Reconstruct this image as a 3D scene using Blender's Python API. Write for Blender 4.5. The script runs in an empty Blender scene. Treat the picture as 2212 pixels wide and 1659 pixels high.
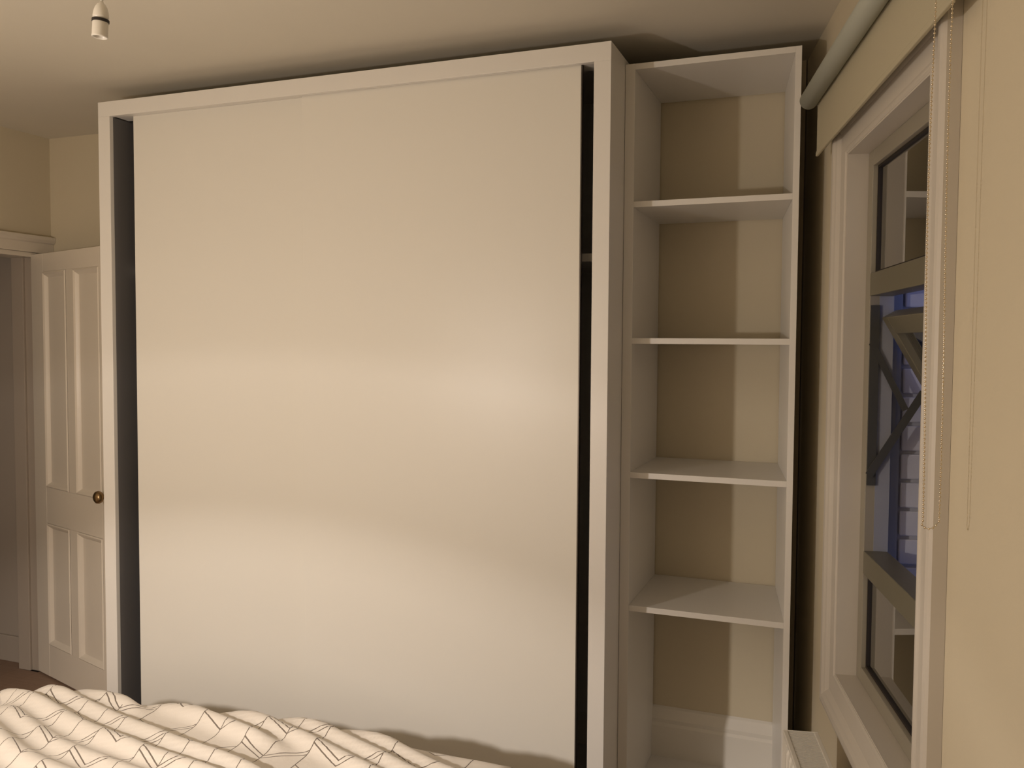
import bpy, bmesh, math, random
from mathutils import Vector, Matrix, noise
random.seed(7)
S = bpy.context.scene
COL = S.collection

# ------------------------------------------------------------------ camera
F_PX, YAW, PITCH, ROLL = 1887.48, 0.364317, -0.0462, 0.006236
cy, sy = math.cos(YAW), math.sin(YAW)
fwd = Vector((-sy*math.cos(PITCH), cy*math.cos(PITCH), math.sin(PITCH)))
rt = Vector((cy, sy, 0)); up = rt.cross(fwd)
c_, s_ = math.cos(ROLL), math.sin(ROLL)
rt, up = c_*rt + s_*up, -s_*rt + c_*up
cam = bpy.data.cameras.new('camera'); cam.sensor_width = 36.0; cam.lens = F_PX*36/2212
cam.clip_start = 0.02
co = bpy.data.objects.new('camera', cam); COL.objects.link(co)
m = Matrix((rt, up, -fwd)).transposed().to_4x4(); m.translation = (2.67285, -2.57835, 1.596)
co.matrix_world = m
S.camera = co

# ------------------------------------------------------------------ world (dusk sky) and exposure
w = bpy.data.worlds.new('dusk'); S.world = w; w.use_nodes = True
bg = w.node_tree.nodes['Background']
bg.inputs[0].default_value = (0.30, 0.36, 0.80, 1); bg.inputs[1].default_value = 0.62
S.view_settings.view_transform = 'Standard'; S.view_settings.look = 'None'
S.view_settings.gamma = 1.0; S.view_settings.use_curve_mapping = False
S.view_settings.exposure = 0.0
LAMP_POS = (0.72, -2.48, 1.46); LAMP_R = 0.035; LAMP_POWER = 86.0
LAMP_COL = (1.0, 0.90, 0.825)
# the room's only light: a wall lamp behind the camera, its spread stepped to put light bands on the wardrobe doors
ld = bpy.data.lights.new('wall_lamp_bulb', 'POINT'); ld.energy = LAMP_POWER; ld.shadow_soft_size = LAMP_R; ld.color = LAMP_COL
ld.use_nodes = True
lo = bpy.data.objects.new('bulb', ld); COL.objects.link(lo); lo.location = LAMP_POS
_t = ld.node_tree; _em = _t.nodes['Emission']
_tc = _t.nodes.new('ShaderNodeNewGeometry'); 
_mr = _t.nodes.new('ShaderNodeMapRange'); _mr.inputs[1].default_value = -1; _mr.inputs[2].default_value = 1
_dp = _t.nodes.new('ShaderNodeVectorMath'); _dp.operation = 'DOT_PRODUCT'; _dp.inputs[1].default_value = (0, -.3746, .9272)   # tilted axis, bends the shaped bands into arcs
_t.links.new(_tc.outputs['Incoming'], _dp.inputs[0]); _t.links.new(_dp.outputs['Value'], _mr.inputs[0])
_cr = _t.nodes.new('ShaderNodeValToRGB'); _t.links.new(_mr.outputs[0], _cr.inputs[0])
SPREAD = [(0.0, 1.2), (.11, 1.35), (.155, 1.72), (.200, 1.52), (.2180, 1.22), (.2350, .81), (.28, .87), (.320, .96), (.340, .73), (.42, .60), (.55, .50), (1.0, .46)]
_el = _cr.color_ramp.elements
while len(_el) > 1: _el.remove(_el[0])
_el[0].position = SPREAD[0][0]; _el[0].color = (SPREAD[0][1],)*3 + (1,)
for p_, v_ in SPREAD[1:]:
    e_ = _el.new(p_); e_.color = (v_, v_, v_, 1)
_t.links.new(_cr.outputs[0], _em.inputs['Strength'])

# ------------------------------------------------------------------ helpers
class NT:
    def __init__(s, mat):
        s.t = mat.node_tree; s.n = s.t.nodes; s.l = s.t.links
    def node(s, typ, **kw):
        n = s.n.new(typ)
        for k, v in kw.items(): setattr(n, k, v)
        return n
    def put(s, sock, v):
        if isinstance(v, bpy.types.NodeSocket): s.l.new(v, sock)
        else: sock.default_value = v
    def m(s, op, a, b=None, c=None):
        n = s.node('ShaderNodeMath', operation=op); s.put(n.inputs[0], a)
        if b is not None: s.put(n.inputs[1], b)
        if c is not None: s.put(n.inputs[2], c)
        return n.outputs[0]

def mat(name, col, rough=0.5, spec=0.5, metal=0.0, var=0.0, vscale=3.0, bump=0.0, bscale=200.0, coat=0.0, coatr=0.1):
    M = bpy.data.materials.new(name); M.use_nodes = True
    t = NT(M); b = t.n['Principled BSDF']
    b.inputs['Base Color'].default_value = (*col, 1); b.inputs['Roughness'].default_value = rough
    b.inputs['Specular IOR Level'].default_value = spec; b.inputs['Metallic'].default_value = metal
    b.inputs['Coat Weight'].default_value = coat; b.inputs['Coat Roughness'].default_value = coatr
    tc = t.node('ShaderNodeTexCoord')
    if var:
        nz = t.node('ShaderNodeTexNoise'); nz.inputs['Scale'].default_value = vscale; nz.inputs['Detail'].default_value = 4
        t.l.new(tc.outputs['Object'], nz.inputs['Vector'])
        mx = t.node('ShaderNodeMix', data_type='RGBA')
        mx.inputs[6].default_value = (*[c*(1-var) for c in col], 1); mx.inputs[7].default_value = (*[min(1, c*(1+var)) for c in col], 1)
        t.l.new(nz.outputs['Fac'], mx.inputs[0]); t.l.new(mx.outputs[2], b.inputs['Base Color'])
    if bump:
        n2 = t.node('ShaderNodeTexNoise'); n2.inputs['Scale'].default_value = bscale; n2.inputs['Detail'].default_value = 3
        t.l.new(tc.outputs['Object'], n2.inputs['Vector'])
        bp = t.node('ShaderNodeBump'); bp.inputs['Strength'].default_value = bump; bp.inputs['Distance'].default_value = 0.002
        t.l.new(n2.outputs['Fac'], bp.inputs['Height']); t.l.new(bp.outputs[0], b.inputs['Normal'])
    return M

M_wall = mat('cream_wall_paint', (0.64, 0.565, 0.42), 0.75, 0.3, var=0.03, bump=0.15)
M_ceil = mat('ceiling_paint', (0.70, 0.65, 0.55), 0.85, 0.2, var=0.03, bump=0.1)
M_trim = mat('white_gloss_trim_paint', (0.76, 0.72, 0.65), 0.28, 0.5, var=0.02, bump=0.12, bscale=60)
M_arch = mat('window_trim_paint', (0.60, 0.55, 0.48), 0.42, 0.4, var=0.02, bump=0.1, bscale=60)
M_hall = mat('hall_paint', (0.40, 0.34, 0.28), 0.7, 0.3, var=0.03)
M_door = mat('old_door_paint', (0.72, 0.65, 0.55), 0.33, 0.5, var=0.04, bump=0.15, bscale=50)
M_lam = mat('white_melamine', (0.80, 0.77, 0.72), 0.38, 0.5)
M_panel = mat('white_sheen_door_panel', (0.80, 0.77, 0.70), 0.36, 0.30)
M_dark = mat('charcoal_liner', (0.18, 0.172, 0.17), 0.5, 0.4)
M_alu = mat('dark_edge_profile', (0.10, 0.085, 0.07), 0.35, 0.5, metal=0.6)
M_rad = mat('radiator_enamel', (0.78, 0.74, 0.66), 0.35, 0.5)
M_slot = mat('radiator_inside', (0.10, 0.09, 0.08), 0.7)
M_tube = mat('blind_tube_fabric', (0.42, 0.43, 0.37), 0.6, 0.4)
M_fab = mat('cream_blind_fabric', (0.49, 0.44, 0.315), 0.8, 0.2, bump=0.3, bscale=900)
M_chain = mat('nickel_bead', (0.75, 0.66, 0.52), 0.22, 0.5, metal=1.0)
M_brass = mat('aged_brass', (0.30, 0.20, 0.10), 0.30, 0.5, metal=0.9, var=0.2, vscale=40)
M_steel = mat('stay_steel', (0.07, 0.07, 0.065), 0.5, 0.4, metal=0.2)
M_brick = mat('painted_brick', (0.50, 0.50, 0.55), 0.7, 0.3, var=0.12, vscale=14, bump=0.8, bscale=40)
M_mortar = mat('painted_mortar', (0.42, 0.42, 0.46), 0.8, 0.2, bump=0.6, bscale=60)
M_ext = mat('exterior_board_paint', (0.27, 0.28, 0.32), 0.5, 0.4, var=0.05)
M_lead = mat('ledge_lead', (0.26, 0.27, 0.31), 0.6, 0.4, var=0.15, vscale=8)
M_plast = mat('white_plastic', (0.78, 0.74, 0.66), 0.3, 0.5)
M_black = mat('black_gap', (0.015, 0.010, 0.008), 0.6)
M_sheet = mat('white_cotton', (0.80, 0.76, 0.71), 0.85, 0.2, bump=0.2, bscale=500)
M_bedbase = mat('bed_base_fabric', (0.16, 0.14, 0.12), 0.9, 0.1)

def wood(name, a, b, rough=0.45):
    M = bpy.data.materials.new(name); M.use_nodes = True; t = NT(M); bs = t.n['Principled BSDF']
    tc = t.node('ShaderNodeTexCoord'); mp = t.node('ShaderNodeMapping'); mp.inputs['Scale'].default_value = (2, 30, 2)
    t.l.new(tc.outputs['Object'], mp.inputs[0])
    nz = t.node('ShaderNodeTexNoise'); nz.inputs['Scale'].default_value = 2.5; nz.inputs['Detail'].default_value = 6
    t.l.new(mp.outputs[0], nz.inputs['Vector'])
    mx = t.node('ShaderNodeMix', data_type='RGBA'); mx.inputs[6].default_value = (*a, 1); mx.inputs[7].default_value = (*b, 1)
    t.l.new(nz.outputs['Fac'], mx.inputs[0]); t.l.new(mx.outputs[2], bs.inputs['Base Color'])
    bs.inputs['Roughness'].default_value = rough
    return M
M_floor = wood('brown_floorboards', (0.22, 0.14, 0.095), (0.32, 0.21, 0.145), 0.55)
M_head = wood('headboard_oak', (0.30, 0.19, 0.10), (0.42, 0.28, 0.16))

def glass(name):
    M = bpy.data.materials.new(name); M.use_nodes = True; t = NT(M)
    for n in list(t.n):
        if n.type != 'OUTPUT_MATERIAL': t.n.remove(n)
    out = [n for n in t.n if n.type == 'OUTPUT_MATERIAL'][0]
    g = t.node('ShaderNodeBsdfGlossy'); g.inputs['Roughness'].default_value = 0.0
    tr = t.node('ShaderNodeBsdfTransparent'); tr.inputs[0].default_value = (0.93, 0.95, 0.95, 1)
    fr = t.node('ShaderNodeFresnel'); fr.inputs[0].default_value = 1.5
    k = t.m('MINIMUM', t.m('MULTIPLY', fr.outputs[0], 2.3), 1.0)
    mx = t.node('ShaderNodeMixShader'); t.l.new(k, mx.inputs[0]); t.l.new(tr.outputs[0], mx.inputs[1]); t.l.new(g.outputs[0], mx.inputs[2])
    t.l.new(mx.outputs[0], out.inputs[0])
    return M
M_glass = glass('window_glass')

def duvet_mat():
    M = bpy.data.materials.new('duvet_cotton_print'); M.use_nodes = True; t = NT(M); b = t.n['Principled BSDF']
    uv = t.node('ShaderNodeUVMap'); uv.uv_map = 'uv'
    sp = t.node('ShaderNodeSeparateXYZ'); t.l.new(uv.outputs[0], sp.inputs[0])
    # printed isometric line pattern
    x, y = sp.outputs[0], sp.outputs[1]
    P = 0.101
    xs = t.m('DIVIDE', x, P); col = t.m('FLOOR', xs); fx = t.m('FRACT', xs)
    par = t.m('MODULO', t.m('ADD', col, 1000.0), 2.0)
    sgn = t.m('SUBTRACT', t.m('MULTIPLY', par, 2.0), 1.0)       # -1 / +1
    lw = 0.0015
    # column edges
    ex = t.m('MULTIPLY', t.m('MINIMUM', fx, t.m('SUBTRACT', 1.0, fx)), P)
    def wn(a, bq, seed):
        cb = t.node('ShaderNodeCombineXYZ'); t.put(cb.inputs[0], a); t.put(cb.inputs[1], bq); cb.inputs[2].default_value = seed
        q = t.node('ShaderNodeTexWhiteNoise', noise_dimensions='3D'); t.l.new(cb.outputs[0], q.inputs[0]); return q.outputs[0]
    # edge index, hide odd edges in some blocks so that chevrons nest
    ei = t.m('FLOOR', t.m('ADD', xs, 0.5))
    blk = t.m('FLOOR', t.m('DIVIDE', t.m('ADD', y, t.m('MULTIPLY', t.m('MODULO', t.m('ADD', ei, 1000.0), 4.0), 0.055)), 0.23))
    odd = t.m('MODULO', t.m('ADD', ei, 1000.0), 2.0)
    hide = t.m('MULTIPLY', odd, t.m('LESS_THAN', wn(ei, blk, 3.0), 0.38))
    lv = t.m('MULTIPLY', t.m('LESS_THAN', ex, lw), t.m('SUBTRACT', 1.0, hide))
    # slanted segments
    d = t.m('MULTIPLY', t.m('MULTIPLY', fx, P*0.577), sgn)
    base = t.m('MULTIPLY', t.m('FLOOR', t.m('DIVIDE', t.m('ADD', col, 1000.0), 2.0)), 0.083)
    yy = t.m('ADD', t.m('ADD', t.m('SUBTRACT', y, d), base), t.m('MULTIPLY', t.m('SUBTRACT', 1.0, par), -P*0.577))
    def seg(sp_, off, thr, seed):
        q = t.m('DIVIDE', t.m('ADD', yy, off), sp_); fi = t.m('FLOOR', q); f = t.m('FRACT', q)
        e = t.m('MULTIPLY', t.m('ABSOLUTE', t.m('SUBTRACT', f, 0.5)), sp_)
        return t.m('MULTIPLY', t.m('LESS_THAN', e, lw*1.1), t.m('LESS_THAN', wn(t.m('ADD', fi, t.m('MULTIPLY', col, 0.0)), t.m('FLOOR', t.m('DIVIDE', col, 2.0)), seed), thr))
    s1 = seg(0.115, 0.0, 0.85, 1.0); s2 = seg(0.115, 0.014, 0.40, 1.0); s3 = seg(0.230, 0.040, 0.45, 5.0)
    line = t.m('MAXIMUM', t.m('MAXIMUM', s1, s2), t.m('MAXIMUM', s3, lv))
    mx = t.node('ShaderNodeMix', data_type='RGBA')
    mx.inputs[6].default_value = (0.82, 0.76, 0.68, 1); mx.inputs[7].default_value = (0.20, 0.165, 0.135, 1)
    t.l.new(line, mx.inputs[0]); t.l.new(mx.outputs[2], b.inputs['Base Color'])
    b.inputs['Roughness'].default_value = 0.85; b.inputs['Specular IOR Level'].default_value = 0.2
    b.inputs['Sheen Weight'].default_value = 0.15
    nz = t.node('ShaderNodeTexNoise'); nz.inputs['Scale'].default_value = 18; nz.inputs['Detail'].default_value = 5
    t.l.new(uv.outputs[0], nz.inputs['Vector'])
    bp = t.node('ShaderNodeBump'); bp.inputs['Strength'].default_value = 0.35; bp.inputs['Distance'].default_value = 0.01
    t.l.new(nz.outputs['Fac'], bp.inputs['Height']); t.l.new(bp.outputs[0], b.inputs['Normal'])
    return M
M_duvet = duvet_mat()

# geometry helpers ------------------------------------------------------
def link(name, bm, material, parent=None, smooth=False, bevel=0.0, seg=2):
    bmesh.ops.recalc_face_normals(bm, faces=bm.faces)
    me = bpy.data.meshes.new(name); bm.to_mesh(me); bm.free()
    me.materials.append(material)
    o = bpy.data.objects.new(name, me); COL.objects.link(o)
    if parent is not None: o.parent = parent
    if smooth:
        for p in me.polygons: p.use_smooth = True
    if bevel:
        b = o.modifiers.new('bevel', 'BEVEL'); b.width = bevel; b.segments = seg; b.limit_method = 'ANGLE'
    return o
def box(bm, x0, x1, y0, y1, z0, z1, T=None):
    vs = [Vector((x, y, z)) for x in (x0, x1) for y in (y0, y1) for z in (z0, z1)]
    if T: vs = [T(*v) for v in vs]
    v = [bm.verts.new(p) for p in vs]
    for f in ((0,1,3,2),(4,6,7,5),(0,4,5,1),(2,3,7,6),(0,2,6,4),(1,5,7,3)):
        bm.faces.new([v[i] for i in f])
def B(*boxes, T=None):
    bm = bmesh.new()
    for b in boxes: box(bm, *b, T=T)
    return bm
def prism(bm, poly, z0, z1):
    a = [bm.verts.new((p[0], p[1], z0)) for p in poly]; b = [bm.verts.new((p[0], p[1], z1)) for p in poly]
    n = len(poly)
    bm.faces.new(a[::-1]); bm.faces.new(b)
    for i in range(n): bm.faces.new((a[i], a[(i+1) % n], b[(i+1) % n], b[i]))
def lathe(bm, prof, origin, axis=Vector((0,0,1)), n=24):
    axis = axis.normalized(); ref = Vector((1,0,0)) if abs(axis.x) < .9 else Vector((0,1,0))
    e1 = axis.cross(ref).normalized(); e2 = axis.cross(e1)
    rings = []
    for r, h in prof:
        r = max(r, 1e-4)
        rings.append([bm.verts.new(origin + axis*h + (e1*math.cos(2*math.pi*i/n) + e2*math.sin(2*math.pi*i/n))*r) for i in range(n)])
    for a, b in zip(rings, rings[1:]):
        for i in range(n): bm.faces.new((a[i], a[(i+1) % n], b[(i+1) % n], b[i]))
    bm.faces.new(rings[0][::-1]); bm.faces.new(rings[-1])
def tube(bm, pts, r, n=8):
    pts = [Vector(p) for p in pts]; rings = []
    for i, p in enumerate(pts):
        d = (pts[min(i+1, len(pts)-1)] - pts[max(i-1, 0)]).normalized()
        ref = Vector((0,0,1)) if abs(d.z) < .9 else Vector((1,0,0))
        e1 = d.cross(ref).normalized(); e2 = d.cross(e1)
        rings.append([bm.verts.new(p + (e1*math.cos(2*math.pi*k/n) + e2*math.sin(2*math.pi*k/n))*r) for k in range(n)])
    for a, b in zip(rings, rings[1:]):
        for i in range(n): bm.faces.new((a[i], a[(i+1) % n], b[(i+1) % n], b[i]))
    bm.faces.new(rings[0][::-1]); bm.faces.new(rings[-1])
def empty(name, loc=(0,0,0), rz=0.0):
    o = bpy.data.objects.new(name, None); COL.objects.link(o); o.location = loc; o.rotation_euler = (0, 0, rz)
    o.empty_display_size = 0.1
    return o
def tag(o, label=None, cat=None, group=None, kind=None):
    if label: o['label'] = label
    if cat: o['category'] = cat
    if group: o['group'] = group
    if kind: o['kind'] = kind
    return o
def struct(name, bm, m_, label, parent=None, **kw):
    o = link(name, bm, m_, parent, **kw)
    if parent is None: tag(o, label, 'room part', kind='structure')
    return o

# window-wall frame: s runs along the wall (away from the camera), n runs outwards, z up
PHI = math.atan2(0.20573081, 0.97860862)
Dv = Vector((-math.sin(PHI), math.cos(PHI), 0)); Nv = Vector((math.cos(PHI), math.sin(PHI), 0))
def WW(s, n, z): return Dv*s + Nv*n + Vector((0, 0, z))
NW = 2.60; NOUT = 2.95
DY0, DY1, DZ = -0.29, 0.515, 2.012     # doorway in the left wall
CEIL = 2.566; XL = -0.93; YB = 0.60; YF = -3.0

# ------------------------------------------------------------------ structure
def xw(y, n=NW): return (n - y*math.sin(PHI))/math.cos(PHI)     # x of the window wall at a given y
bm = bmesh.new(); prism(bm, [(-3.0, YF-.1), (xw(YF-.1), YF-.1), (xw(YB+.1), YB+.1), (-3.0, YB+.1)], -0.12, -0.004)
floor = struct('floor', bm, M_black, 'dark brown boarded floor seen past the doorway at lower left')
def plank(y0, y1, x0, x1):
    return link('floorboard', B((x0, x1, y0+.0012, y1-.0012, -0.004, 0.0)), M_floor, floor)
yy = YF
while yy < YB - 1e-3:
    plank(yy, min(yy+0.12, YB), XL, xw(yy+0.06)-0.012)
    yy += 0.12
link('threshold', B((XL-.125, XL-.001, DY0+.031, DY1-.035, -0.004, 0.0)), M_floor, floor)
for k in range(13):        # hall boards run the other way
    x1 = -1.055 - k*0.13; x0 = max(x1-0.13, -2.75)
    link('floorboard', B((x0+.0012, x1-.0012, -1.6, 0.545, -0.004, 0.0)), M_floor, floor)
bm = bmesh.new(); prism(bm, [(-3.0, YF-.1), (xw(YF-.1), YF-.1), (xw(YB+.1), YB+.1), (-3.0, YB+.1)], CEIL, CEIL+0.12)
struct('ceiling', bm, M_ceil, 'plain off-white ceiling above the wardrobe')
bm = bmesh.new(); prism(bm, [(XL, YB), (xw(YB)-.004, YB), (xw(YB+.1)-.004, YB+.1), (XL, YB+.1)], 0, CEIL)
struct('wall_back', bm, M_wall, 'cream back wall behind the wardrobe and open shelving')
bm = bmesh.new(); prism(bm, [(XL-.12, YF-.1), (xw(YF-.1), YF-.1), (xw(YF), YF), (XL-.12, YF)], 0, CEIL)
struct('wall_front', bm, M_wall, 'cream wall behind the bedhead, outside the picture')
# left wall with the doorway  (opening y from -0.29 to 0.515, z to 2.01)
struct('wall_left', B((XL-.12, XL, YF, DY0-.001, 0, CEIL), (XL-.12, XL, DY1+.001, YB+.1, 0, CEIL), (XL-.12, XL, DY0-.001, DY1+.001, DZ, CEIL)), M_wall, 'cream wall on the left with an open doorway')
# right wall: holes for the window (s -1.35..-0.65, z 0.71..2.10)
SA, SB, ZA, ZB = -1.35, -0.65, 0.71, 2.10
s0, s1 = -3.7, 0.9
struct('wall_right', B((s0, SA, NW, NOUT, 0, CEIL), (SB, s1, NW, NOUT, 0, CEIL), (SA, SB, NW, NOUT, 0, ZA), (SA, SB, NW, NOUT, ZB, CEIL), T=WW), M_wall, 'cream wall on the right that holds the tall window')
# hall beyond the doorway
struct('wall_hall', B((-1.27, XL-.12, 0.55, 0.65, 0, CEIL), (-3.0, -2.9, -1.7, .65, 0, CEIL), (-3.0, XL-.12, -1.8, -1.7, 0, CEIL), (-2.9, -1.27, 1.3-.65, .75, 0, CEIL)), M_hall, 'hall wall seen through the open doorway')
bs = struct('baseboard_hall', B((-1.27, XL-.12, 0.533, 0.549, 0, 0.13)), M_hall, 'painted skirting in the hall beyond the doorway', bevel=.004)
# back skirting
def skirt_prof(bm, x0, x1, y):
    prof = [(0, 0), (-.022, 0), (-.022, .19), (-.017, .2), (-.019, .215), (-.012, .235), (-.006, .25), (0, .258)]
    a = [bm.verts.new((x0, y+p[0], p[1])) for p in prof]; b = [bm.verts.new((x1, y+p[0], p[1])) for p in prof]
    n = len(prof)
    for i in range(n): bm.faces.new((a[i], a[(i+1) % n], b[(i+1) % n], b[i]))
    bm.faces.new(a[::-1]); bm.faces.new(b)
bm = bmesh.new(); skirt_prof(bm, -0.9, xw(YB)-.03, YB-.0005)
struct('baseboard_back', bm, M_trim, 'tall white moulded skirting seen beneath the lowest shelf')
bm = B((s0+.05, 0.55, NW-.018, NW-.0005, 0, .2), T=WW)
struct('baseboard_right', bm, M_trim, 'white skirting along the window wall')
struct('baseboard_left', B((XL+.0005, XL+.018, YF+.02, DY0-.10, 0, .2)), M_trim, 'white skirting along the left wall')

# door frame ------------------------------------------------------------
df = empty('trim_1', (XL, DY1, 0)); tag(df, 'painted frame and head moulding around the open doorway', 'door frame', kind='structure')
def L(o, x, y, z): return (o[0]+x, o[1]+y, o[2]+z)
def kid(name, bm, m_, par, **kw):
    """mesh written in world coordinates, parented to an empty"""
    o = link(name, bm, m_, par, **kw)
    o.matrix_parent_inverse = Matrix.LocRotScale(par.location, par.rotation_euler, None).inverted() if par.parent is None else Matrix()
    return o
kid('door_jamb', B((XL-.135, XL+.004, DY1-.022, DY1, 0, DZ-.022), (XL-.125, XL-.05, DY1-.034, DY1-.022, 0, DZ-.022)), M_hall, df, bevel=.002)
kid('door_jamb', B((XL-.135, XL+.004, DY0, DY0+.03, 0, DZ-.022)), M_door, df, bevel=.002)
kid('head_jamb', B((XL-.135, XL+.004, DY0, DY1, DZ-.022, DZ-.0005)), M_door, df, bevel=.002)
bm = bmesh.new()
prof = [(.0005, DZ), (.018, DZ), (.018, DZ+.045), (.026, DZ+.05), (.032, DZ+.062), (.032, DZ+.078), (.024, DZ+.08), (.0005, DZ+.082)]
a = [bm.verts.new((XL+p[0], DY0-.08, p[1])) for p in prof]; b = [bm.verts.new((XL+p[0], YB-.002, p[1])) for p in prof]
for i in range(8): bm.faces.new((a[i], a[(i+1) % 8], b[(i+1) % 8], b[i]))
bm.faces.new(a[::-1]); bm.faces.new(b)
kid('head_moulding', bm, M_door, df)
kid('side_moulding', B((XL+.0005, XL+.02, DY0-.075, DY0-.001, 0, DZ-.001)), M_door, df, bevel=.004)

# four-panel door, swung open towards the wardrobe -------------------------
dth = math.atan2(-0.297, 0.955)
dr = empty('door_1', (XL+.002, 0.483, 0), dth)
tag(dr, 'open four-panel painted door with a brass knob, half hidden by the wardrobe', 'door', kind='structure')
W_, H_ = 0.765, 2.0; T_ = 0.034        # leaf: local x along the width, face looking to the room is -y
rails = [(0.008, 0.16), (0.74, 0.91), (1.915, H_)]
def dpart(name, bm, m_, par=dr, **kw):
    return link(name, bm, m_, par, **kw)
for x0, x1 in ((0, .118), (.645, W_)): dpart('stile', B((x0, x1, 0, T_, .008, H_)), M_door, bevel=.0015)
for z0, z1 in rails: dpart('rail', B((.118, .645, .0005, T_-.0005, z0, z1)), M_door, bevel=.0015)
for z0, z1 in ((.16, .74), (.91, 1.915)): dpart('muntin', B((.343, .415, .0005, T_-.0005, z0, z1)), M_door, bevel=.0015)
def mould(x0, x1, z0, z1):
    bm = bmesh.new()
    prof = [(0.0, 0.0), (0.006, -0.004), (0.014, 0.001), (0.022, 0.010), (0.026, 0.014)]   # inset, y
    rings = []
    for ins, y in prof:
        rings.append([bm.verts.new(v) for v in ((x0+ins, y, z0+ins), (x1-ins, y, z0+ins), (x1-ins, y, z1-ins), (x0+ins, y, z1-ins))])
    for a, b in zip(rings, rings[1:]):
        for i in range(4): bm.faces.new((a[i], a[(i+1) % 4], b[(i+1) % 4], b[i]))
    return bm
for x0, x1 in ((.118, .343), (.415, .645)):
    for z0, z1 in ((.16, .74), (.91, 1.915)):
        p = dpart('door_panel', B((x0, x1, .014, .022, z0, z1)), M_door)
        link('panel_moulding', mould(x0, x1, z0, z1), M_door, p)
kn = dpart('door_knob', (lambda bm: (lathe(bm, [(.026, 0), (.026, .003), (.02, .006), (.009, .008), (.008, .022), (.014, .028), (.024, .036), (.0275, .046), (.025, .056), (.015, .063), (.0, .065)], Vector((.705, 0, .935)), Vector((0, -1, 0)), 28), bm)[1])(bmesh.new()), M_brass, smooth=True)
tag(kn, 'round aged brass knob')

# ------------------------------------------------------------------ wardrobe
WD = 0.585; WT = 2.500
wr = empty('wardrobe', (0, 0, 0)); tag(wr, 'large white sliding-door wardrobe with a plain square frame', 'wardrobe')
def wp(name, bm, m_=M_lam, par=wr, **kw): return link(name, bm, m_, par, **kw)
FW = .056; FT = .018
wp('face_stile', B((0, FW, 0, FT, 0, WT-.056)), bevel=.001)
wp('face_stile', B((1.947, 2.0, 0, FT, 0, WT-.056)), bevel=.001)
wp('header_rail', B((0, 2.0, 0, FT, WT-.056, WT)), bevel=.001)
wp('plinth', B((FW, 1.947, .002, FT, 0, .07)), bevel=.001)
wp('side_panel', B((0, .018, FT, WD, 0, WT)), bevel=.0008)
wp('side_panel', B((1.982, 2.0, FT, WD, 0, WT)), bevel=.0008)
wp('top_panel', B((.018, 1.982, FT, WD, WT-.018, WT)))
wp('bottom_panel', B((.018, 1.982, .02, WD, .05, .07)))
wp('back_panel', B((.018, 1.982, WD-.006, WD, .07, WT-.018)), M_lam)
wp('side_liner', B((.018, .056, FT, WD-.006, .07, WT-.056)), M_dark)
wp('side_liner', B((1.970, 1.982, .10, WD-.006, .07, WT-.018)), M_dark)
wp('divider', B((.99, 1.008, .10, WD-.006, .07, WT-.018)), M_lam)
wp('inner_shelf', B((1.008, 1.970, .13, WD-.006, 1.86, 1.885)), M_lam)
wp('inner_shelf', B((.056, .99, .13, WD-.006, 1.86, 1.885)), M_lam)
wp('door_track', B((.056, 1.982, .03, .096, WT-.052, WT-.018)), M_lam)
d1 = wp('sliding_door', B((.128, 1.02, .0445, .0625, .075, WT-.052)), M_panel, bevel=.0008); tag(d1, 'left sliding door, running behind the other')
d2 = wp('sliding_door', B((.895, 1.900, .024, .042, .075, WT-.052)), M_panel, bevel=.0008); tag(d2, 'right sliding door, running in front')
link('edge_profile', B((1.900, 1.9035, .024, .042, .075, WT-.052)), M_alu, d2)

# ------------------------------------------------------------------ open shelving unit
YU, DU, HU = .178, .415, 2.482
XU0, XU1, XB1 = 2.001, 2.533, 2.478        # outer left, outer right (front), outer right (back)
su = empty('shelving_unit', (XU0, YU, 0)); tag(su, 'tall narrow white open shelving unit between wardrobe and window', 'shelving unit')
def sk(name, poly, z0, z1, m_=M_lam):
    bm = bmesh.new(); prism(bm, poly, z0, z1)
    return kid(name, bm, m_, su, bevel=.0007)
t = .0185
tl = .031
sk('side_panel', [(XU0, YU), (XU0+tl, YU), (XU0+tl, YU+DU), (XU0, YU+DU)], 0, HU)
sk('side_panel', [(XU1-t, YU), (XU1, YU), (XB1, YU+DU), (XB1-t, YU+DU)], 0, HU)
inner = lambda y: (XU1-t) + (XB1-XU1)*(y-YU)/DU
def plate(name, z1, th=.0185, y0=YU+.0005, y1=YU+DU-.0005):
    return sk(name, [(XU0+tl, y0), (inner(y0), y0), (inner(y1), y1), (XU0+tl, y1)], z1-th, z1)
plate('top_panel', HU)
for z in (2.050, 1.616, 1.184, .749): plate('shelf', z)
plate('bottom_panel', .075)
plate('plinth', .0565, th=.0565, y0=YU+.03, y1=YU+.045)

# ------------------------------------------------------------------ window
wn_ = empty('window_1', WW(-1.0, NW, ZA)); tag(wn_, 'tall painted window, its middle sash pushed open outwards', 'window', kind='structure')
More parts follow.
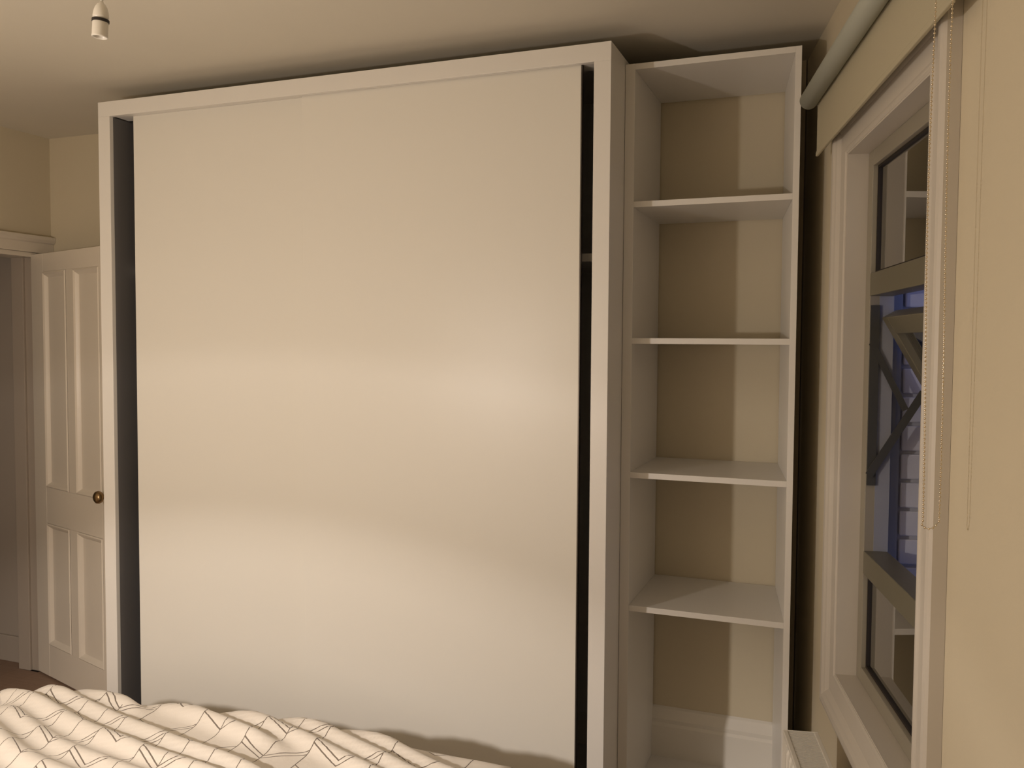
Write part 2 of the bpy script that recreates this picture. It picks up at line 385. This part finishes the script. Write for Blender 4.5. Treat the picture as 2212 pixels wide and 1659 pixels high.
# architrave: picture-frame moulding, mitred
def frame_prof(prof, sA, sB, zA, zB, mat_, name, sides=('far', 'near', 'top', 'bottom')):
    """prof: list of (offset outwards from opening, n).  Rectangular mitred frame split in 4 members"""
    cs = {'far': lambda o: ((sB+o, zA-o), (sB+o, zB+o)), 'near': lambda o: ((sA-o, zA-o), (sA-o, zB+o)),
          'top': lambda o: ((sA-o, zB+o), (sB+o, zB+o)), 'bottom': lambda o: ((sA-o, zA-o), (sB+o, zA-o))}
    out = []
    for sd in sides:
        bm = bmesh.new(); A = []; Bv = []
        for o, n in prof:
            p, q = cs[sd](o); A.append(bm.verts.new(WW(p[0], n, p[1]))); Bv.append(bm.verts.new(WW(q[0], n, q[1])))
        k = len(prof)
        for i in range(k): bm.faces.new((A[i], A[(i+1) % k], Bv[(i+1) % k], Bv[i]))
        bm.faces.new(A[::-1]); bm.faces.new(Bv)
        out.append(kid(name, bm, mat_, wn_))
    return out
frame_prof([(.0, NW-.0005), (.0, NW-.014), (.004, NW-.0175), (.009, NW-.0175), (.012, NW-.0145), (.018, NW-.0135), (.062, NW-.0155), (.068, NW-.019),
            (.075, NW-.024), (.081, NW-.026), (.090, NW-.031), (.104, NW-.032), (.113, NW-.030), (.118, NW-.025), (.118, NW-.0005)], SA, SB, ZA, ZB, M_arch, 'architrave')
# reveal lining boards
kid('lining', B((SB-.004, SB+.0, NW-.013, 2.700, ZA, ZB), T=WW), M_arch, wn_)
kid('lining', B((SA, SA+.004, NW-.013, 2.700, ZA, ZB), T=WW), M_arch, wn_)
kid('lining', B((SA+.004, SB-.004, NW-.013, 2.700, ZB-.004, ZB), T=WW), M_arch, wn_)
kid('lining', B((SA+.004, SB-.004, NW-.013, 2.700, ZA, ZA+.004), T=WW), M_arch, wn_)
# sash frame with two transoms
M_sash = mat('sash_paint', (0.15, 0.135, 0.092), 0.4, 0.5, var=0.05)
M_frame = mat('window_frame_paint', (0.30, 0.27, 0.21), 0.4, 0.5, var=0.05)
n0, n1 = 2.640, 2.700; a0, a1 = SA+.004, SB-.004; fz0, fz1 = ZA+.004, ZB-.004; fw = .046
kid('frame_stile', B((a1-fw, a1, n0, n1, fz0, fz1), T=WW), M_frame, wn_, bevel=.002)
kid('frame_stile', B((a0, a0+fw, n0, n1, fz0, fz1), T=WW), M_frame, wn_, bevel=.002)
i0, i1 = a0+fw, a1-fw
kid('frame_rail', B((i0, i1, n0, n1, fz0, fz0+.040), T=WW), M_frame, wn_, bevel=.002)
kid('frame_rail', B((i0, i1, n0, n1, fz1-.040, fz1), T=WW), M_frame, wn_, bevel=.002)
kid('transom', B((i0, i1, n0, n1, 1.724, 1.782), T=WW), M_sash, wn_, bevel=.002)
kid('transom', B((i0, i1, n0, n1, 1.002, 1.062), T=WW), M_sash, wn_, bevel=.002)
def gasket(z0, z1):
    w_ = .006; nn0, nn1 = 2.6525, 2.6685
    return kid('glazing_bead', B((i0, i0+w_, nn0, nn1, z0, z1), (i1-w_, i1, nn0, nn1, z0, z1), (i0+w_, i1-w_, nn0, nn1, z0, z0+w_), (i0+w_, i1-w_, nn0, nn1, z1-w_, z1), T=WW), M_black, wn_)
for z0, z1 in ((fz0+.040, 1.002), (1.782, fz1-.040)):
    kid('glass_pane', B((i0+.001, i1-.001, 2.658, 2.662, z0+.001, z1-.001), T=WW), M_glass, wn_)
    gasket(z0, z1)
# opened middle sash: tilts out by about 30 degrees
th = math.atan2(.12, .209)
def SS(u, v, z):      # u along s, v down the sash, z = outward thickness
    n = 2.668 + v*math.sin(th) + z*math.cos(th); h = 1.668 - v*math.cos(th) + z*math.sin(th)
    return WW(u, n, h)
q0, q1 = i0+.012, i1-.012; LH = .66; sw = .048
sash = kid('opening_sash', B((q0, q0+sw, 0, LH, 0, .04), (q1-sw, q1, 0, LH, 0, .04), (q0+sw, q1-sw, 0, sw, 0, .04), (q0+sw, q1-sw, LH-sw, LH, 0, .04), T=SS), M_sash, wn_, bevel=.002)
tag(sash, 'sash pushed open outwards on metal stays')
kid('glass_pane', B((q0+sw, q1-sw, sw, LH-sw, .018, .022), T=SS), M_glass, wn_)
def bar(p, q, sx, wd=.020, tk=.003):
    """flat steel arm in the plane s=sx between (n,z) points"""
    (n_0, z_0), (n_1, z_1) = p, q; d = Vector((n_1-n_0, z_1-z_0)).normalized(); pr = Vector((-d.y, d.x))*wd/2
    bm = bmesh.new(); c = [(n_0+pr.x, z_0+pr.y), (n_1+pr.x, z_1+pr.y), (n_1-pr.x, z_1-pr.y), (n_0-pr.x, z_0-pr.y)]
    a = [bm.verts.new(WW(sx, *k)) for k in c]; b = [bm.verts.new(WW(sx+tk, *k)) for k in c]
    bm.faces.new(a[::-1]); bm.faces.new(b)
    for i in range(4): bm.faces.new((a[i], a[(i+1) % 4], b[(i+1) % 4], b[i]))
    return bm
for sx in (i1-.010, i0+.007):
    kid('stay_arm', bar((2.646, 1.604), (2.732, 1.432), sx, .016), M_steel, wn_)
    kid('stay_arm', bar((2.774, 1.478), (2.646, 1.262), sx-.004, .020), M_steel, wn_)
    kid('stay_track', B((sx+.001, sx+.006, 2.642, 2.664, 1.235, 1.70), T=WW), M_steel, wn_)
kid('weather_strip', B((i1-.0025, i1-.0002, 2.664, 2.6995, 1.0625, 1.7235), T=WW), M_ext, wn_)
# outside the glass: boards and painted brick reveal, ledge
kid('outer_board', B((SB-.030, SB-.001, 2.701, 2.716, .75, ZB-.01), T=WW), M_ext, wn_)
kid('outer_board', B((SB-.018, SB-.001, 2.717, 2.730, .75, ZB-.01), T=WW), M_ext, wn_)
rv = empty('trim_2', WW(SB, 2.74, .72)); tag(rv, 'white painted brick reveal outside the open sash', 'brick reveal', kind='structure')
kid('mortar_bed', B((SB-.004, SB-.0005, 2.732, NOUT-.001, .72, ZB-.002), T=WW), M_mortar, rv)
zz = .722; row = 0
while zz < ZB-.02:
    zt = min(zz+.066, ZB-.004)
    cuts = [2.734, NOUT-.002] if row % 2 else [2.734, 2.842, NOUT-.002]
    for ca, cb in zip(cuts, cuts[1:]):
        j = random.uniform(0, .004)
        kid('brick', B((SB-.012-j, SB-.0045, ca+.003, cb-.003, zz, zt), T=WW), M_brick, rv, bevel=.004, seg=2)
    zz += .075; row += 1
rv2 = kid('outer_sill', B((SA-.05, SB+.05, NOUT+.001, 3.5, .90, .985), T=WW), M_lead, rv)
tag(rv2, 'grey lead-covered ledge outside')
# added brick wall outside, invented to keep sky out of the upper pane
fb = empty('trim_3', WW(-.4, 3.9, 0)); tag(fb, 'added white brick wall outside, blocking the sky from the upper pane', 'brick wall', kind='structure')
kid('added_wall_core', B((-.35, -.25, NOUT+.01, 4.4, 0, 2.7), T=WW), M_mortar, fb)
zz = .9; row = 0
while zz < 2.68:
    x = NOUT+.02 - (.11 if row % 2 else 0)
    while x < 3.9:
        xa = max(x, NOUT+.015); xb = x+.215
        j = random.uniform(0, .004)
        if xb > xa+.03: kid('brick', B((-.362-j, -.351, xa+.004, xb-.004, zz, zz+.066), T=WW), M_brick, fb, bevel=.004, seg=2)
        x += .22
    zz += .075; row += 1

# ------------------------------------------------------------------ roller blind
rb = empty('roller_blind', WW(-1.0, 2.50, 2.2)); tag(rb, 'cream roller blind rolled up over the window, with a bead chain', 'roller blind')
bm = bmesh.new(); TN, TZ, TR = 2.528, 2.305, .0255
SF, SN = -.400, -1.575
c0 = WW(SN, TN, TZ); lathe(bm, [(TR-.004, 0), (TR, .002), (TR, SF-SN-.002), (TR-.004, SF-SN)], c0, Dv, 32)
kid('roller_tube', bm, M_tube, rb, smooth=False)
for p in rb.children[0].data.polygons: p.use_smooth = len(p.vertices) == 4
kid('end_cap', (lambda bm: (lathe(bm, [(.019, 0), (.021, .003), (.021, .012), (.010, .016)], WW(SF, TN, TZ), Dv, 24), bm)[1])(bmesh.new()), M_plast, rb, smooth=True)
kid('bracket', B((SF+.014, SF+.017, TN-.008, NW-.0006, TZ-.010, TZ+.014), T=WW), M_tube, rb, bevel=.001)
kid('bracket', B((SN-.026, SN-.022, 2.45, NW-.0006, TZ-.03, TZ+.03), T=WW), M_plast, rb, bevel=.002)
kid('fabric', B((SN+.012, SF-.006, TN+TR-.001, TN+TR+.0004, 2.156, TZ), T=WW), M_fab, rb)
kid('bottom_bar', B((SN+.012, SF-.006, TN+TR-.004, TN+TR+.004, 2.143, 2.156), T=WW), M_fab, rb, bevel=.002)
# bead chain on the near end
bm = bmesh.new()
SC = -1.590
path = []
zb = 1.315
NA, NB = 2.519, 2.5435
def cp(u): return u
pts = []
n_up = 150
top = TZ
zlist = [zb + (top-zb)*i/n_up for i in range(n_up+1)]
left = [(SC+.0 + .0*(z-zb), NA+.003*math.sin(z*6), z) for z in zlist]
right = [(SC-.012*(z-zb), NB+.003*math.sin(z*5+1), z) for z in zlist]
arc = [(SC, (NA+NB)/2 - (NB-NA)/2*math.cos(math.pi*i/6) , zb - .013*math.sin(math.pi*i/6)) for i in range(1, 6)]
allp = [WW(*p) for p in left[::-1]] + [WW(*p) for p in arc] + [WW(*p) for p in right]
for p in allp:
    bmesh.ops.create_icosphere(bm, subdivisions=1, radius=.0021, matrix=Matrix.Translation(p))
tube(bm, allp, .0006, 4)
kid('bead_chain', bm, M_chain, rb, smooth=True)
kid('chain_wheel', (lambda bm: (lathe(bm, [(.010, 0), (.0125, .003), (.0125, .012), (.010, .015)], WW(SC-.007, (NA+NB)/2, TZ), Dv, 24), bm)[1])(bmesh.new()), M_plast, rb, smooth=True)

# ------------------------------------------------------------------ radiator
rd = empty('radiator', WW(-1.2, 2.48, .15)); tag(rd, 'white panel radiator with a ribbed top grille beneath the window', 'radiator')
R0, R1 = -1.72, -.765; RZ = .60; RA, RB_ = 2.437, 2.525
# panels with pressed flutes
def rpanel(nf, sgn):
    bm = bmesh.new(); k = 0; prof = []
    s = R0+.02
    while s < R1-.02:
        prof += [(s, 0), (s+.010, .007), (s+.026, .007), (s+.036, 0)]; s += .040
    rows = [(.13, 0), (.15, 1), (RZ-.045, 1), (RZ-.025, 0)]
    grid = [[bm.verts.new(WW(a, nf - sgn*d*f, z)) for a, d in prof] for z, f in rows]
    for g, h in zip(grid, grid[1:]):
        for i in range(len(prof)-1): bm.faces.new((g[i], g[i+1], h[i+1], h[i]))
    return bm
kid('front_panel', rpanel(RA+.010, 1), M_rad, rd)
kid('panel_body', B((R0+.004, R1-.004, RA+.0105, RA+.020, .12, RZ-.012), (R0+.004, R1-.004, RB_-.012, RB_-.003, .12, RZ-.012), T=WW), M_rad, rd, bevel=.003)
kid('side_cover', B((R1-.003, R1, RA, RB_, .14, RZ), T=WW), M_rad, rd, bevel=.001)
kid('side_cover', B((R0, R0+.003, RA, RB_, .14, RZ), T=WW), M_rad, rd, bevel=.001)
gr = kid('top_grille', B((R0+.003, R1-.003, RA, RA+.012, RZ-.012, RZ), (R0+.003, R1-.003, RB_-.012, RB_, RZ-.012, RZ), T=WW), M_rad, rd, bevel=.002)
bm = bmesh.new(); s = R0+.006
while s < R1-.008:
    box(bm, s, s+.0030, RA+.012, RB_-.012, RZ-.008, RZ-.001, T=WW); s += .0075
gs = link('grille_bars', bm, M_rad, gr); gs['kind'] = 'stuff'
kid('inner_core', B((R0+.01, R1-.01, RA+.024, RB_-.016, .14, RZ-.05), T=WW), M_slot, rd)
for a_ in (R1-.20, R0+.17): kid('wall_bracket', B((a_, a_+.03, RB_+.0005, NW-.019, .2, RZ-.06), T=WW), M_rad, rd)
for a_ in (R1-.03, R0+.03):
    bm = bmesh.new(); tube(bm, [WW(a_, 2.48, 0.0), WW(a_, 2.48, .14)], .008, 12); kid('pipe', bm, M_brass, rd, smooth=True)

# ------------------------------------------------------------------ pendant lamp holder
PX, PY = 1.311, -1.256
pl = empty('pendant_lamp_holder', (PX, PY, 2.18)); tag(pl, 'white pendant lamp holder without a bulb, hanging from the ceiling', 'lamp holder')
tilt = Vector((.07, .02, 1)).normalized(); o0 = Vector((PX-.0015, PY, 2.184)); K = .78
def turned(name, prof, m_, **kw):
    bm = bmesh.new(); lathe(bm, [(r*K, h*.86) for r, h in prof], o0, tilt, 28); return kid(name, bm, m_, pl, **kw)
turned('socket', [(.0150, .012), (.0150, .001), (.0165, -.001), (.0188, 0), (.0192, .002), (.0186, .005), (.0186, .032), (.0178, .034)], M_plast, smooth=True)
turned('socket_dark_disc', [(.0145, .0105), (.0145, .0122), (.004, .0125)], M_black)  # black disc, shade of the hollow socket put in as colour
turned('shade_ring', [(.0180, .0325), (.0204, .033), (.0204, .0385), (.0180, .039)], M_black)
turned('cap', [(.0185, .039), (.0188, .046), (.0175, .056), (.0145, .065), (.0100, .072), (.0050, .075), (.004, .079)], M_plast, smooth=True)
e = o0 + tilt*.067
kid('cord', (lambda bm: (tube(bm, [e, e+Vector((.001, .001, .015)), e+Vector((.005, .002, .06)), Vector((PX+.012, PY, 2.45)), Vector((PX+.012, PY, CEIL-.022))], .0026, 8), bm)[1])(bmesh.new()), M_plast, pl, smooth=True)
kid('ceiling_rose', (lambda bm: (lathe(bm, [(.028, -.024), (.038, -.020), (.042, -.001)], Vector((PX+.012, PY, CEIL)), Vector((0, 0, 1)), 28), bm)[1])(bmesh.new()), M_plast, pl, smooth=True)

# ------------------------------------------------------------------ bed
BX0, BX1, BY0, BY1 = .02, 1.86, -2.62, -.60
bd = empty('bed', (0, 0, 0)); tag(bd, 'double bed in the foreground, hidden beneath the patterned duvet', 'bed')
link('bed_base', B((BX0, BX1, BY0, BY1, .08, .27)), M_bedbase, bd, bevel=.01)
link('mattress', B((BX0, BX1, BY0, BY1, .27, .485)), M_sheet, bd, bevel=.04, seg=4)
for x in (.12, 1.76):
    for y in (-2.5, -.72): link('leg', (lambda bm: (lathe(bm, [(.02, 0), (.026, .08)], Vector((x, y, 0)), Vector((0, 0, 1)), 16), bm)[1])(bmesh.new()), M_head, bd)
link('headboard', B((BX0-.03, BX1+.03, BY0-.075, BY0-.025, .02, 1.10)), M_head, bd, bevel=.008)
def pillow(x, y):
    bm = bmesh.new(); N_ = 20; g = [[], []]
    for k in (0, 1):
        for i in range(N_+1):
            r = []
            for j in range(N_+1):
                u, v = i/N_*2-1, j/N_*2-1
                h = max(0, (1-u**4)*(1-v**4))**.5*.065
                r.append(bm.verts.new((x+u*.34, y+v*.22, .60 + (h if k else -h*.6))))
            g[k].append(r)
    for k in (0, 1):
        for i in range(N_):
            for j in range(N_): bm.faces.new((g[k][i][j], g[k][i+1][j], g[k][i+1][j+1], g[k][i][j+1]))
    bmesh.ops.remove_doubles(bm, verts=bm.verts, dist=.0005)
    return bm
for x, lb in ((.50, 'white pillow at the bedhead on the door side of the bed'), (1.36, 'white pillow at the bedhead on the window side of the bed')):
    o = link('pillow', pillow(x, -2.36), M_sheet, smooth=True); tag(o, lb, 'pillow', 'pillows at the bedhead')

# duvet: grid by arc length, flat on top, hanging over the edges
def hgt(x, y):
    a = math.radians(-17)
    # fold coordinate: across the folds
    wv = noise.noise(Vector((x*1.3, y*1.3, 0)))*.05 + noise.noise(Vector((x*3, y*3, 4)))*.012
    v = -x*math.sin(a) + y*math.cos(a) + wv
    u = x*math.cos(a) + y*math.sin(a)
    h = -.012
    for c, wd, amp, ua, ub in FOLDS:
        e_ = (v - c)/wd
        if abs(e_) < 3.5:
            env = max(0, min(1, (u-ua)/.18))*max(0, min(1, (ub-u)/.18)); env = env*env*(3-2*env)
            h += amp*env*math.exp(-e_*e_)
    h += .012*noise.noise(Vector((x*2.1, y*2.4, 1.7))) + .002*noise.noise(Vector((x*9, y*9, 7)))
    return h
FOLDS = [(-.385, .028, .034, -.3, 1.0), (-.452, .024, .030, .35, 2.0), (-.320, .024, .030, .45, 1.55), (-.250, .026, .026, .75, 2.0), (-.185, .026, .028, .95, 2.2),
         (-.525, .030, .036, .1, 1.75), (-.600, .028, .028, .45, 2.0), (-.685, .038, .034, -.1, 1.5), (-.790, .040, .030, .4, 2.2), (-.90, .045, .034, 0, 1.7),
         (-.118, .026, .024, 1.25, 2.4), (-1.05, .05, .03, .2, 2.2), (-1.25, .06, .03, 0, 2.0), (-1.5, .07, .03, 0, 2.0)]
def duvet():
    bm = bmesh.new(); uvl = bm.loops.layers.uv.new('uv')
    X0, X1, Y0, Y1 = .0, 1.93, -2.05, -.560
    st = .0125; ov = .27
    nx = int((X1-X0+2*ov)/st); ny = int((Y1-Y0+ov)/st)
    R_ = .045
    def fold(t, lo, hi):
        """arc-length coordinate to (position, drop)"""
        if t > hi - R_:
            q = t-(hi-R_)
            if q < R_*math.pi/2: th_ = q/R_; return hi-R_+R_*math.sin(th_), R_*(1-math.cos(th_)), q
            return hi, R_ + q-R_*math.pi/2, q
        if t < lo + R_:
            q = lo+R_-t
            if q < R_*math.pi/2: th_ = q/R_; return lo+R_-R_*math.sin(th_), R_*(1-math.cos(th_)), q
            return lo, R_ + q-R_*math.pi/2, q
        return t, 0, 0
    G = []; UV = {}
    for i in range(nx+1):
        row = []
        for j in range(ny+1):
            tx = X0-ov+i*(X1-X0+2*ov)/nx; ty = Y0+j*(Y1-Y0+ov)/ny
            x, dx, qx = fold(tx, X0, X1); y, dy, qy = fold(ty, -9, Y1)
            drop = max(dx, dy) if min(dx, dy) < R_ else math.hypot(dx, dy)*.85
            drop = min(drop, .33)
            h = hgt(tx, ty)
            k = max(0, 1-drop/.12)
            base = .518
            if tx < .50: base -= .105*min(1, (.50-tx)/.42)**2*max(0, min(1, (ty+1.6)/1.0))
            base += .040*max(0, min(1, (tx-.75)/.6))
            z = base + h*k - drop
            out = .0
            if drop > .05:
                out = (.012*math.sin(tx*23+ty*3)+.014*noise.noise(Vector((tx*5, ty*5, 2))))*min(1, drop/.2) + .01
            if dx > 0 and dx >= dy: x += (out if tx > 1 else -out)
            if dy > 0 and dy > dx: y += out + h*.3
            v = bm.verts.new((x, y, max(z, .12))); row.append(v); UV[v] = (tx, ty)
        G.append(row)
    for i in range(nx):
        for j in range(ny):
            f = bm.faces.new((G[i][j], G[i+1][j], G[i+1][j+1], G[i][j+1])); f.smooth = True
            for lp in f.loops: lp[uvl].uv = UV[lp.vert]
    me = bpy.data.meshes.new('duvet'); bm.to_mesh(me); bm.free(); me.materials.append(M_duvet)
    o = bpy.data.objects.new('duvet', me); COL.objects.link(o)
    sd = o.modifiers.new('thick', 'SOLIDIFY'); sd.thickness = .012; sd.offset = -1
    return o
tag(duvet(), 'rumpled white duvet with thin grey geometric lines, in the foreground on the bed', 'duvet')

# ------------------------------------------------------------------ wall lamp above the bedhead (the room's light, behind the camera)
wl = empty('wall_lamp', (LAMP_POS[0], YF, LAMP_POS[2])); tag(wl, 'lit globe wall lamp above the bedhead, outside the picture', 'lamp')
lo.parent = wl; lo.matrix_parent_inverse = Matrix.Translation(wl.location).inverted()
bm = bmesh.new(); tube(bm, [(LAMP_POS[0], YF+.012, LAMP_POS[2]-.12), (LAMP_POS[0], YF+.2, LAMP_POS[2]-.13), (LAMP_POS[0], LAMP_POS[1], LAMP_POS[2]-.11), (LAMP_POS[0], LAMP_POS[1], LAMP_POS[2]-LAMP_R+.002)], .007, 10)
kid('arm', bm, M_brass, wl, smooth=True)
kid('wall_plate', B((LAMP_POS[0]-.04, LAMP_POS[0]+.04, YF+.0005, YF+.013, LAMP_POS[2]-.18, LAMP_POS[2]-.06)), M_brass, wl, bevel=.003)
